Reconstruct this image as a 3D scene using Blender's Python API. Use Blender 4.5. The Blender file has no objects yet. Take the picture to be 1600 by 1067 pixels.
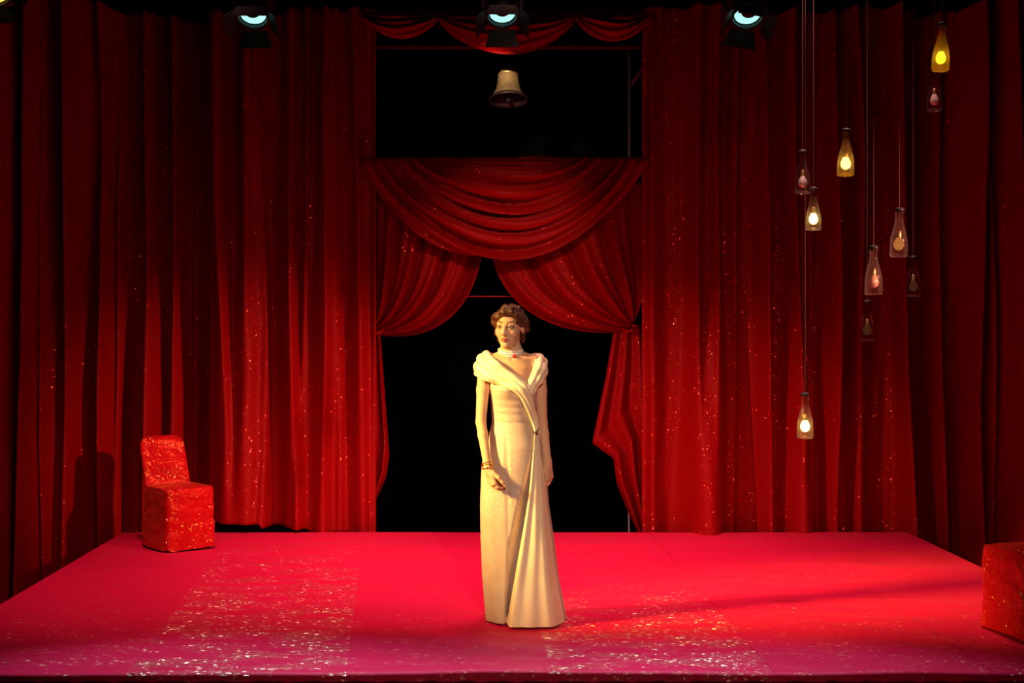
import bpy, bmesh, math, random
import numpy as np
from mathutils import Vector, Matrix

random.seed(7)
rng = np.random.default_rng(7)
scene = bpy.context.scene
COL = scene.collection
PI = math.pi

# ------------------------------------------------------------------ camera
F, CX, CY, CAMH, CAMY = 2000.0, 740.0, 510.0, 1.61, -7.0   # focal length in pixels of the 1600 px frame
cam_d = bpy.data.cameras.new('camera')
cam = bpy.data.objects.new('camera', cam_d); COL.objects.link(cam)
cam.location = (0, CAMY, CAMH); cam.rotation_euler = (PI/2, 0, 0)
cam_d.sensor_width = 36.0; cam_d.lens = 36.0*F/1600.0
cam_d.shift_x = (800-CX)/1600.0
cam_d.shift_y = -(533.5-CY)/1600.0
cam_d.clip_end = 100
scene.camera = cam

# ------------------------------------------------------------------ world, exposure
w = bpy.data.worlds.new('dark_hall'); scene.world = w; w.use_nodes = True
w.node_tree.nodes['Background'].inputs[0].default_value = (0, 0, 0, 1)
w.node_tree.nodes['Background'].inputs[1].default_value = 0.0
vs = scene.view_settings
vs.view_transform = 'Standard'; vs.look = 'None'; vs.exposure = 0.0; vs.gamma = 1.0; vs.use_curve_mapping = False

# ------------------------------------------------------------------ stage lights out of frame; some are added fills
def spot(name, loc, target, power, color, angle, blend, radius=0.08):
    d = bpy.data.lights.new(name, 'SPOT')
    d.energy = power; d.color = color; d.spot_size = math.radians(angle); d.spot_blend = blend
    d.shadow_soft_size = radius
    o = bpy.data.objects.new(name, d); COL.objects.link(o)
    o.location = loc
    o.rotation_euler = (Vector(target)-Vector(loc)).to_track_quat('-Z', 'Y').to_euler()
    return o
RED_GEL = (1.0, .36, .26)
for ox, pw, ya, an in ((-1.75, 720, 1.35, 60), (0.25, 980, 1.75, 62), (2.25, 720, 1.35, 60)):
    spot('overhead_wash', (ox, .45, 4.75), (ox*.9, ya, 0.0), pw, (1.0, .42, .38), an, 1.0, .30)
spot('cross_wash_from_right', (5.6, -3.0, 3.2), (-1.55, 2.9, 0.70), 2600, RED_GEL, 19, 1.0, .10)
spot('cross_wash_from_left', (-5.4, -3.0, 3.2), (1.40, 3.0, 0.60), 1900, RED_GEL, 19, 1.0, .10)
spot('front_fill', (0.4, -8.0, 3.4), (0.4, 2.0, 0.25), 360, (1.0, .55, .40), 46, 1.0, .15)
spot('added_front_fill', (0.9, -8.0, 3.8), (0.22, 0.0, 0.85), 1250, (1.0, .72, .52), 15, .7, .10)  # added to brighten the woman from the front
spot('added_door_fill', (0.8, -4.0, 3.6), (0.25, 3.2, 2.05), 850, (1.0, .38, .28), 15, .9, .10)  # added to lift the swag and tied curtains, no known lantern
spot('amber_key', (-4.6, -1.75, 3.5), (0.2, 0.0, 1.0), 7600, (1.0, .58, .14), 17, .9, .40)
spot('added_bell_fill', (-0.6, -0.5, 3.9), (0.29, 3.60, 3.46), 1500, (1.0, .72, .40), 8, .5, .05)  # lamp added for the bell alone

# ------------------------------------------------------------------ helpers
def P(px, py, D):
    """the world point seen at that place of the frame at distance D"""
    return Vector(((px-CX)*D/F, D+CAMY, CAMH-(py-CY)*D/F))
def tag(o, label=None, cat=None, group=None, kind=None):
    if label: o['label'] = label
    if cat: o['category'] = cat
    if group: o['group'] = group
    if kind: o['kind'] = kind
    return o
def empty(name, loc=(0, 0, 0), rz=0.0):
    o = bpy.data.objects.new(name, None); COL.objects.link(o)
    o.location = loc; o.rotation_euler = (0, 0, rz); o.empty_display_size = 0.1
    return o
def mk(name, verts, faces, mat, parent=None, smooth=True, loc=None):
    me = bpy.data.meshes.new(name)
    me.from_pydata([tuple(map(float, v)) for v in verts], [], [tuple(map(int, f)) for f in faces])
    me.update()
    if smooth: me.polygons.foreach_set('use_smooth', [True]*len(me.polygons))
    if mat: me.materials.append(mat)
    o = bpy.data.objects.new(name, me); COL.objects.link(o)
    if parent: o.parent = parent
    if loc is not None: o.location = loc
    return o
class MB:
    """collects verts and faces for one mesh"""
    def __init__(s): s.v = []; s.f = []
    def add(s, v, f):
        n = len(s.v); s.v += [tuple(map(float, x)) for x in v]; s.f += [tuple(int(i)+n for i in q) for q in f]; return s
    def box(s, c, size, R=None, bevel=0.0):
        bm = bmesh.new(); bmesh.ops.create_cube(bm, size=1)
        for v in bm.verts: v.co = Vector((v.co.x*size[0], v.co.y*size[1], v.co.z*size[2]))
        if bevel: bmesh.ops.bevel(bm, geom=bm.edges[:], offset=bevel, segments=2, profile=0.5, affect='EDGES')
        bm.verts.index_update()
        vv = [((R @ v.co) if R else v.co)+Vector(c) for v in bm.verts]
        ff = [[v.index for v in f.verts] for f in bm.faces]
        bm.free(); return s.add(vv, ff)
    def tube(s, pts, rad, seg=10, cap=True):
        pts = [Vector(p) for p in pts]; n = len(pts)
        if not hasattr(rad, '__len__'): rad = [rad]*n
        V = []; Fc = []; up = None
        for i, p in enumerate(pts):
            t = (pts[min(i+1, n-1)]-pts[max(i-1, 0)]).normalized()
            if up is None: up = Vector((1, 0, 0)) if abs(t.x) < .9 else Vector((0, 1, 0))
            a = (up-t*up.dot(t)).normalized(); b = t.cross(a); up = a
            for k in range(seg):
                q = 2*PI*k/seg; V.append(p+(a*math.cos(q)+b*math.sin(q))*rad[i])
        for i in range(n-1):
            for k in range(seg):
                k2 = (k+1) % seg; Fc.append((i*seg+k, i*seg+k2, (i+1)*seg+k2, (i+1)*seg+k))
        if cap: Fc.append(tuple(range(seg))[::-1]); Fc.append(tuple((n-1)*seg+k for k in range(seg)))
        return s.add(V, Fc)
    def lathe(s, prof, seg=24, M=None, c=(0, 0, 0)):
        V = []; Fc = []; n = len(prof)
        for r, z in prof:
            for k in range(seg):
                q = 2*PI*k/seg; p = Vector((r*math.cos(q), r*math.sin(q), z))
                V.append(((M @ p) if M else p)+Vector(c))
        for i in range(n-1):
            for k in range(seg):
                k2 = (k+1) % seg; Fc.append((i*seg+k, i*seg+k2, (i+1)*seg+k2, (i+1)*seg+k))
        return s.add(V, Fc)
    def sphere(s, c, r, seg=16, rings=10, M=None, sc=(1, 1, 1)):
        prof = [(max(1e-5, r*math.sin(PI*i/rings)), -r*math.cos(PI*i/rings)) for i in range(rings+1)]
        S = Matrix.Diagonal(Vector(sc)); MM = (M @ S) if M else S
        return s.lathe(prof, seg, MM, c)
    def build(s, name, mat, parent=None, smooth=True, loc=None):
        return mk(name, s.v, s.f, mat, parent, smooth, loc)
def grid(name, pts, mat, parent=None, thick=0.0):
    """pts: array [rows, cols, 3]; a sheet, given thickness when asked"""
    pts = np.asarray(pts, float); r, c, _ = pts.shape
    I = np.arange(r*c).reshape(r, c)
    q = np.stack([I[:-1, :-1], I[:-1, 1:], I[1:, 1:], I[1:, :-1]], -1).reshape(-1, 4)
    o = mk(name, pts.reshape(-1, 3), q, mat, parent)
    if thick:
        m = o.modifiers.new('thickness', 'SOLIDIFY'); m.thickness = thick; m.offset = 0.0
    return o
def lerp(a, b, t): return a+(b-a)*t
def smoothstep(a, b, x):
    t = np.clip((x-a)/(b-a), 0, 1); return t*t*(3-2*t)

# ------------------------------------------------------------------ materials
def nodes(name):
    m = bpy.data.materials.new(name); m.use_nodes = True
    nt = m.node_tree; nt.nodes.clear()
    out = nt.nodes.new('ShaderNodeOutputMaterial')
    return m, nt, out
def pbsdf(nt, col, rough=.6, metal=0.0, spec=.5, **kw):
    b = nt.nodes.new('ShaderNodeBsdfPrincipled')
    b.inputs['Base Color'].default_value = (*col, 1); b.inputs['Roughness'].default_value = rough
    b.inputs['Metallic'].default_value = metal; b.inputs['Specular IOR Level'].default_value = spec
    for k, v in kw.items():
        b.inputs[k.replace('_', ' ')].default_value = v
    return b
def noise(nt, vec, scale, detail=3, rough=.5):
    n = nt.nodes.new('ShaderNodeTexNoise'); n.inputs['Scale'].default_value = scale
    n.inputs['Detail'].default_value = detail; n.inputs['Roughness'].default_value = rough
    if vec: nt.links.new(vec, n.inputs['Vector'])
    return n
def coords(nt, scale=(1, 1, 1)):
    t = nt.nodes.new('ShaderNodeTexCoord'); m = nt.nodes.new('ShaderNodeMapping')
    m.inputs['Scale'].default_value = scale; nt.links.new(t.outputs['Object'], m.inputs['Vector'])
    return m.outputs[0]
def vmath(nt, op, a, b=None, s=None):
    n = nt.nodes.new('ShaderNodeVectorMath'); n.operation = op
    nt.links.new(a, n.inputs[0])
    if b is not None:
        if isinstance(b, tuple): n.inputs[1].default_value = b
        else: nt.links.new(b, n.inputs[1])
    if s is not None: n.inputs['Scale'].default_value = s
    return n.outputs[0]
def fmath(nt, op, a, b):
    n = nt.nodes.new('ShaderNodeMath'); n.operation = op
    nt.links.new(a, n.inputs[0])
    if isinstance(b, (int, float)): n.inputs[1].default_value = b
    else: nt.links.new(b, n.inputs[1])
    return n.outputs[0]
def ramp(nt, fac, stops):
    n = nt.nodes.new('ShaderNodeValToRGB'); nt.links.new(fac, n.inputs[0])
    e = n.color_ramp.elements
    while len(e) < len(stops): e.new(0.5)
    for k, (p, c) in enumerate(stops):
        e[k].position = p; e[k].color = (*c, 1) if len(c) == 3 else c
    return n
def sequin(name, col_a, col_b, flake_col, scale=140, tilt=1.0, share=.25, rough=.18, base_rough=.55, amount=.5, spec=.12, spec_tint=None,
           bump=.25, bump_scale=35, stretch=(1, 1, 1), sheen=.04, patch=None, fade=None):
    """cloth with a dull ground and small reflecting flakes that lie at random tilts"""
    m, nt, out = nodes(name); L = nt.links
    v = coords(nt, stretch)
    n1 = noise(nt, v, 7, 4, .6)
    cr = ramp(nt, n1.outputs['Fac'], [(.35, col_a), (.7, col_b)])
    base = pbsdf(nt, col_a, base_rough, 0, spec)
    if spec_tint: base.inputs['Specular Tint'].default_value = (*spec_tint, 1); L.new(cr.outputs[0], base.inputs['Base Color'])
    base.inputs['Sheen Weight'].default_value = sheen; base.inputs['Sheen Roughness'].default_value = .4
    base.inputs['Sheen Tint'].default_value = (*flake_col, 1)
    nb = noise(nt, v, bump_scale, 4, .6)
    bp = nt.nodes.new('ShaderNodeBump'); bp.inputs['Strength'].default_value = bump; bp.inputs['Distance'].default_value = .01
    L.new(nb.outputs['Fac'], bp.inputs['Height']); L.new(bp.outputs[0], base.inputs['Normal'])
    vo = nt.nodes.new('ShaderNodeTexVoronoi'); vo.inputs['Scale'].default_value = scale; L.new(v, vo.inputs['Vector'])
    d = vmath(nt, 'SUBTRACT', vo.outputs['Color'], (.5, .5, .5)); d = vmath(nt, 'SCALE', d, s=tilt)
    nn = vmath(nt, 'NORMALIZE', vmath(nt, 'ADD', bp.outputs[0], d))
    g = nt.nodes.new('ShaderNodeBsdfGlossy'); g.inputs['Color'].default_value = (*flake_col, 1)
    g.inputs['Roughness'].default_value = rough; L.new(nn, g.inputs['Normal'])
    wn = nt.nodes.new('ShaderNodeTexWhiteNoise'); L.new(vo.outputs['Color'], wn.inputs['Vector'])
    fac = fmath(nt, 'LESS_THAN', wn.outputs['Value'], share)
    fac = fmath(nt, 'MULTIPLY', fac, amount)
    if patch:
        n2 = noise(nt, v, patch, 3, .6); r2 = ramp(nt, n2.outputs['Fac'], [(.42, (0, 0, 0)), (.62, (1, 1, 1))])
        fac = fmath(nt, 'MULTIPLY', fac, r2.outputs[0])
    if fade:   # flake share fades upstage, painting how far the glints reach
        tc = nt.nodes.new('ShaderNodeTexCoord'); sp = nt.nodes.new('ShaderNodeSeparateXYZ'); L.new(tc.outputs['Object'], sp.inputs[0])
        n3 = noise(nt, tc.outputs['Object'], 2.5, 3, .6)
        yy = fmath(nt, 'ADD', sp.outputs['Y'], fmath(nt, 'MULTIPLY', fmath(nt, 'SUBTRACT', n3.outputs['Fac'], .5), 2.2))
        mr = nt.nodes.new('ShaderNodeMapRange'); mr.inputs['From Min'].default_value = fade[0]; mr.inputs['From Max'].default_value = fade[1]
        mr.inputs['To Min'].default_value = 1.0; mr.inputs['To Max'].default_value = fade[2]; L.new(yy, mr.inputs['Value'])
        fac = fmath(nt, 'MULTIPLY', fac, mr.outputs[0])
    mx = nt.nodes.new('ShaderNodeMixShader'); L.new(fac, mx.inputs[0]); L.new(base.outputs[0], mx.inputs[1]); L.new(g.outputs[0], mx.inputs[2])
    L.new(mx.outputs[0], out.inputs[0])
    return m
def plain(name, col, rough=.6, metal=0.0, spec=.5, var=0.0, bump=0.0, scale=30, **kw):
    m, nt, out = nodes(name); L = nt.links
    b = pbsdf(nt, col, rough, metal, spec, **kw)
    v = coords(nt); n = noise(nt, v, scale, 4)
    lo = tuple(c*(1-var) for c in col); hi = tuple(min(1, c*(1+var)) for c in col)
    r = ramp(nt, n.outputs['Fac'], [(.3, lo), (.7, hi)]); L.new(r.outputs[0], b.inputs['Base Color'])
    if bump:
        bp = nt.nodes.new('ShaderNodeBump'); bp.inputs['Strength'].default_value = bump; bp.inputs['Distance'].default_value = .005
        L.new(n.outputs['Fac'], bp.inputs['Height']); L.new(bp.outputs[0], b.inputs['Normal'])
    L.new(b.outputs[0], out.inputs[0]); return m
def glow(name, col, strength):
    m, nt, out = nodes(name); e = nt.nodes.new('ShaderNodeEmission')
    e.inputs[0].default_value = (*col, 1); e.inputs[1].default_value = strength
    nt.links.new(e.outputs[0], out.inputs[0]); return m
def thin_glass(name, tint, rough=.03, refl=.6, film=.06):
    m, nt, out = nodes(name); L = nt.links
    t = nt.nodes.new('ShaderNodeBsdfTransparent'); t.inputs[0].default_value = (*tint, 1)
    tr = nt.nodes.new('ShaderNodeBsdfTranslucent'); tr.inputs[0].default_value = (*tint, 1)
    m0 = nt.nodes.new('ShaderNodeMixShader'); m0.inputs[0].default_value = film; L.new(t.outputs[0], m0.inputs[1]); L.new(tr.outputs[0], m0.inputs[2])
    g = nt.nodes.new('ShaderNodeBsdfGlossy'); g.inputs['Roughness'].default_value = rough
    lw = nt.nodes.new('ShaderNodeLayerWeight'); lw.inputs['Blend'].default_value = .25
    f = fmath(nt, 'MULTIPLY', lw.outputs['Fresnel'], refl)
    mx = nt.nodes.new('ShaderNodeMixShader'); L.new(f, mx.inputs[0]); L.new(m0.outputs[0], mx.inputs[1]); L.new(g.outputs[0], mx.inputs[2])
    L.new(mx.outputs[0], out.inputs[0]); return m

RED_A, RED_B = (.30, .0015, .0030), (.42, .0025, .0050)
M = {}
M['curtain'] = sequin('red_shimmer_curtain', RED_A, RED_B, (1.0, .10, .05), scale=220, tilt=.9, share=.18, rough=.18, amount=.5, bump=.2, bump_scale=24, stretch=(1, 1, .45), patch=3.0)
M['swag'] = sequin('red_shimmer_swag', RED_A, RED_B, (1.0, .12, .07), scale=190, tilt=.7, share=.10, rough=.2, amount=.4, bump=.1, bump_scale=20, patch=4)
for nm, fd, am in (('floor_glitter', (1.0, 2.3, .06), .36), ('floor_glint_front', (-.1, .8, .06), .36), ('floor_dull', (-.4, .6, .25), .045)):
    M[nm] = sequin('red_'+nm, (.62, .004, .058), (.74, .006, .083), (1.0, .85, .62), scale=105, tilt=1.9, share=.8, rough=.34, amount=am, bump=.3, bump_scale=16, stretch=(.6, 1.5, 1), patch=5.0, sheen=.03, fade=fd)
M['cover'] = sequin('red_foil_chair_cover', (.50, .004, .010), (.62, .006, .015), (1.0, .42, .10), scale=110, tilt=1.0, share=.4, rough=.25, amount=.4, patch=9.0, base_rough=.28, spec=1.0, spec_tint=(1, .16, .07), bump=1.0, bump_scale=13, sheen=.2)
M['black'] = plain('black_paint', (.004, .004, .004), .9, 0, .1)
M['black_drape'] = plain('black_drape', (.003, .003, .003), 1.0, 0, .0)
M['skirt_cloth'] = plain('stage_skirt_cloth', (.10, .003, .004), .8, var=.3)
M['lamp_body'] = plain('lamp_black_enamel', (.010, .012, .013), .45, 0, .4, var=.2)
M['steel'] = plain('galvanised_steel', (.30, .33, .36), .4, .8, var=.2)
M['cord'] = plain('brown_flex', (.13, .055, .03), .6)
M['stopper'] = plain('black_rubber_cap', (.008, .006, .006), .6)
M['brass_socket'] = plain('brass_socket', (.75, .55, .25), .3, .9)
M['bronze'] = plain('bronze_bell', (.75, .52, .30), .38, .75, var=.25, bump=.1, scale=14)

# ------------------------------------------------------------------ the hall
def slab(name, c, size, mat, kind='structure', parent=None):
    return tag(MB().box(c, size).build(name, mat, parent, smooth=False), kind=kind)
slab('floor_hall', (0, 1.0, -.70), (16, 18, .1), M['black'])
slab('wall_back', (0, 6.2, 2.4), (16, .1, 6.4), M['black_drape'])
slab('wall_left', (-6.5, 1.0, 2.4), (.1, 18, 6.4), M['black_drape'])
slab('wall_right', (6.5, 1.0, 2.4), (.1, 18, 6.4), M['black_drape'])
slab('ceiling', (0, 1.0, 5.3), (16, 18, .1), M['black'])

# the stage: deck, six lengths of red cloth, pleated front skirt
SX0, SX1, SY0, SY1 = -2.74, 3.39, -1.03, 3.0
stage = empty('floor_stage'); tag(stage, kind='structure')
MB().box(((SX0+SX1)/2, (SY0+SY1)/2, -.09), (SX1-SX0, SY1-SY0, .10)).build('deck', M['black'], stage, smooth=False)
for x in (SX0+.25, .3, SX1-.25):
    for y in (SY0+.3, SY1-.3):
        MB().box((x, y, -.38), (.08, .08, .54)).build('trestle_leg', M['black'], stage, smooth=False)
seams_front = [SX0, -1.60, -.58, .38, 1.41, 2.43, SX1]
seams_back = [SX0, -1.86, -.84, .30, 1.38, 2.42, SX1]
def floor_height(x, y):
    h = .0050*np.sin(5.1*y+1.3*np.sin(1.7*x)+.6*x)+.0045*np.sin(11.3*y-1.1*x+1.5*np.sin(2.3*x+.4))
    h += .0032*np.sin(23*y+2.1*np.sin(3.1*x)+1.7*x)*np.sin(1.9*x+.8)
    # a rucked spot near the front of the first length and a long crease beyond the middle
    h += .010*np.exp(-(((x+2.0)/.16)**2+((y+.45)/.06)**2))*np.sin(22*(x+2.0)+30*(y+.45))
    h += .008*np.exp(-(((x-.92)/.35)**2+((y-2.15)/.02)**2))
    h += .010*np.exp(-(((y-.10-.04*np.sin(1.9*x))/.05)**2))*(.5+.5*np.sin(2.1*x+.5))
    return h*smoothstep(SX0-.02, SX0+.35, x)*smoothstep(SX1+.02, SX1-.35, x)*(.25+.75*smoothstep(SY1, SY1-.5, y))
for k in range(6):
    nr, nc = 150, 46
    t = np.linspace(0, 1, nr)[:, None]; s = np.linspace(0, 1, nc)[None, :]
    xa = lerp(seams_front[k], seams_back[k], t)-(.012 if k else 0); xb = lerp(seams_front[k+1], seams_back[k+1], t)
    X = xa+(xb-xa)*s; Y = lerp(SY0-.02, SY1, t)+0*s
    edge = np.exp(-((1-s)/.02)**2)
    Z = .0006*k+floor_height(X, Y)+.0012*np.exp(-(s/.012)**2)-.001*edge
    # front edge turns down over the deck
    pts = np.stack([X, Y, Z], -1)
    lip = pts[:1].copy(); lip[..., 1] -= .012; lip[..., 2] -= .010
    lip2 = lip.copy(); lip2[..., 1] -= .002; lip2[..., 2] -= .05+.01*np.sin(14*lip[..., 0])
    pts = np.concatenate([lip2, lip, pts], 0)
    grid('cloth_length', pts, M['floor_glitter'] if k == 1 else M['floor_glint_front'] if k == 3 else M['floor_dull'], stage)
nx = 700
xs = np.linspace(SX0, SX1, nx); zs = np.linspace(-.03, -.60, 8)
pl = .022*np.sin(xs*34+2*np.sin(xs*3.1))+.01*np.sin(xs*71)
pts = np.stack([np.stack([xs, SY0-.055-(.5+.5*i/7)*pl-.0*xs, 0*xs+z], -1) for i, z in enumerate(zs)])
grid('front_skirt', pts, M['skirt_cloth'], stage)

# ------------------------------------------------------------------ curtains
def fold_curtain(name, px0, px1, ztop, hem, ridges, Dfun, mat, label, col=2.2, rows=170, fine=.016, seed=0, group=None, top_wave=.03, pleat=30.):
    """hanging cloth: ridges = (centre at top, centre at hem, width, depth) in frame pixels at the cloth's own distance"""
    r = np.random.default_rng(seed)
    nc = int((px1-px0)/col)+2
    px = np.linspace(px0, px1, nc); t = np.linspace(0, 1, rows)
    D = np.array([Dfun(p) for p in px]); X0 = (px-CX)*D/F
    hz = np.array([hem(p) for p in px])
    zt = ztop+top_wave*np.sin(px*.021+seed)+.5*top_wave*np.sin(px*.057)
    PX, T = np.meshgrid(px, t)
    Z = zt[None, :]+(hz-zt)[None, :]*T
    d = np.zeros_like(PX)
    for (ct, cb, wd, amp) in ridges:
        ph = r.uniform(0, 6.28); bow = r.uniform(-7, 7); tw = r.uniform(.25, .7)
        c = lerp(ct, cb, T)+bow*np.sin(PI*T*1.3+ph)
        ww = wd*(lerp(.58, .95, T)+.14*np.sin(T*7+ph))
        u = (PX-c)/ww
        skew = r.uniform(-.45, .45)
        u = u*(1+skew*np.tanh(u*2))
        a = amp*(lerp(.75, 1.05, T)+.22*np.sin(T*5.2+ph*1.7))
        d += 2.2*a*np.exp(-np.abs(u)**2.1)
        # a narrow secondary crease riding on the fold
        c2 = c+ww*r.uniform(-.6, .6)*np.sin(PI*(T*r.uniform(.8, 1.6)+r.uniform(0, 1)))
        d += .40*amp*np.exp(-((PX-c2)/(ww*.28))**2)*np.sin(PI*np.clip((T-tw+.4)/.8, 0, 1))
    gath = np.exp(-T/.22)
    d += (.006+.022*gath)*np.sin(2*PI*PX/pleat+1.3*np.sin(PX*.05+seed)+.8*np.sin(T*4))*(.25+.75*gath)
    d += fine*.5*np.sin(PX*.19+3.1*T+2*np.sin(T*6+PX*.02))*np.sin(T*9+PX*.045+seed)
    for _ in range(26):   # short drag creases
        cx, ct_ = r.uniform(px0, px1), r.uniform(.12, .95)
        ang = r.uniform(-.5, .5); ln = r.uniform(.03, .10); wd = r.uniform(3, 7)
        a = ((PX-cx)-ang*(T-ct_)*300)/wd; b = (T-ct_)/ln
        d += r.uniform(-.012, .014)*np.exp(-a*a-b*b)
    pts = np.stack([np.broadcast_to(X0, PX.shape), D[None, :]+CAMY-d, Z], -1)
    o = grid(name, pts, mat, None, .004)
    tag(o, label, 'curtain', group)
    return o
def zof(py, D): return CAMH-(py-CY)*D/F
def interp(xs, ys): return lambda p: float(np.interp(p, xs, ys))

D_B = 10.20
fold_curtain('stage_curtain', 328, 588, zof(18, D_B), interp([328, 412, 416, 440, 480, 486, 536, 545, 600], [zof(811, D_B), zof(813, D_B), zof(820, D_B), zof(818, D_B), zof(822, D_B), zof(829, D_B), zof(830, D_B), zof(833, D_B), zof(834, D_B)]),
    [(345, 352, 17, .085), (385, 392, 24, .10), (412, 412, 9, .04), (458, 464, 15, .085), (480, 474, 8, .04), (508, 510, 18, .10), (530, 528, 9, .04), (556, 568, 12, .05), (584, 586, 6, .02)],
    lambda p: D_B, M['curtain'], 'bright red shimmering curtain hanging just behind and beside the small covered chair', seed=3)
D_A = interp([-140, 190, 350], [8.6, 10.30, 10.50])
fold_curtain('stage_curtain', -130, 345, zof(15, 10.2), lambda p: -.55 if p < 190 else lerp(-.55, zof(838, 10.3), min(1, (p-190)/20)),
    [(-100, -100, 16, .1), (-50, -50, 14, .1), (8, 10, 14, .10), (52, 46, 11, .12), (68, 76, 7, .04), (112, 119, 10, .12), (166, 173, 12, .11), (190, 188, 7, .04), (236, 236, 11, .11), (277, 279, 11, .10), (309, 313, 8, .04)],
    D_A, M['curtain'], 'dim red curtain at the far edge beside the platform, behind the small covered chair', seed=11)
D_C = 10.22
fold_curtain('stage_curtain', 1003, 1432, zof(16, D_C), lambda p: zof(833, D_C)-.004,
    [(1018, 1016, 11, .05), (1084, 1088, 20, .10), (1118, 1110, 16, .09), (1150, 1140, 10, .05), (1194, 1194, 9, .10), (1236, 1240, 16, .10), (1263, 1262, 9, .05), (1297, 1297, 9, .11), (1332, 1338, 15, .09), (1392, 1410, 12, .12)],
    lambda p: D_C, M['curtain'], 'red shimmering curtain reaching the floor behind the hanging bottle lamps', seed=23)
D_D = interp([1420, 1760], [10.32, 8.9])
fold_curtain('stage_curtain', 1424, 1760, zof(16, 10.1), lambda p: -.55 if p > 1436 else -.02,
    [(1458, 1461, 12, .10), (1515, 1522, 15, .12), (1535, 1542, 8, .05), (1580, 1583, 14, .11), (1640, 1640, 14, .1), (1690, 1690, 14, .1), (1730, 1730, 14, .1)],
    D_D, M['curtain'], 'dark red curtain beyond the platform edge, behind the covered seat cut by the frame', seed=31)

# --- the great swag over the doorway
def swag(name, xl, xr, inset, y0, sag, D, nf, amp, mat, parent=None, p=.85, rows=120, cols=110, seed=0, skew=0.0, yl=0, yr=0):
    r = np.random.default_rng(seed)
    t = np.linspace(0, 1, rows)[:, None]; s = np.linspace(0, 1, cols)[None, :]
    a = xl+(1-t)*inset; b = xr-(1-t)*inset
    px = a+(b-a)*(s+skew*s*(1-s))
    bell = np.clip(1-(2*s-1)**2, 0, 1)**p
    py = y0+sag*(t**.92)*bell+.0*px+lerp(yl, yr, s)*(1-0*t)
    ph = 2*PI*nf*t+.9*np.sin(3.1*s+seed)+.5*np.sin(7*s+2*seed+3*t)
    f = (np.abs(np.sin(ph*.5))**.7)
    mod = (.25+.75*bell)*(.68+.32*np.sin(2*PI*2.3*t+seed+1.5*s))*(1+.25*np.sin(9*s+4*t+seed))
    d = amp*f*mod+.004*np.sin(ph*1.7+2*s*PI)*bell+.13*bell*np.sin(PI*np.clip(t,0,1)**.8)
    # each pleat overhangs the one below a little
    py = py+5.0*np.sin(ph)*bell*amp/.07*np.clip(t/.12, 0, 1)
    Dm = D-d
    X = (px-CX)*D/F; Z = CAMH-(py-CY)*D/F
    return grid(name, np.stack([X, Dm+CAMY, Z], -1), mat, parent, .004)
sw = swag('draped_swag', 562, 1014, 135, 246, 162, 10.02, 7.0, .17, M['swag'], seed=2, p=.80)
tag(sw, 'deeply pleated red swag sagging over the dark doorway', 'swag')
val = empty('swag_valance', P(790, 22, 9.92)); tag(val, 'row of three shallow red swags above the dark window', 'valance')
for k, (a, b, sg, sd, y) in enumerate([(566, 686, 36, 4, 26), (682, 902, 58, 6, 26), (898, 1016, 44, 9, 24)]):
    o = swag('swag', a, b, 12, y, sg, 9.92-.01*k, 4.0, .045, M['swag'], val, seed=sd, rows=60, cols=70, p=.75)
    o.matrix_parent_inverse = Matrix.Translation(-Vector(val.location))
MB().box(P(790, 24, 9.97)-Vector(val.location), (2.32, .04, .06)).build('batten', M['skirt_cloth'], val, smooth=False)
rail = MB().box(P(790, 74, 10.38), (2.42, .04, .028), bevel=.006).build('cross_rail', plain('dark_red_rail', (.14, .006, .01), .6), None)
tag(rail, 'thin dark red rail running under the small swags', 'rail')

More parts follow.
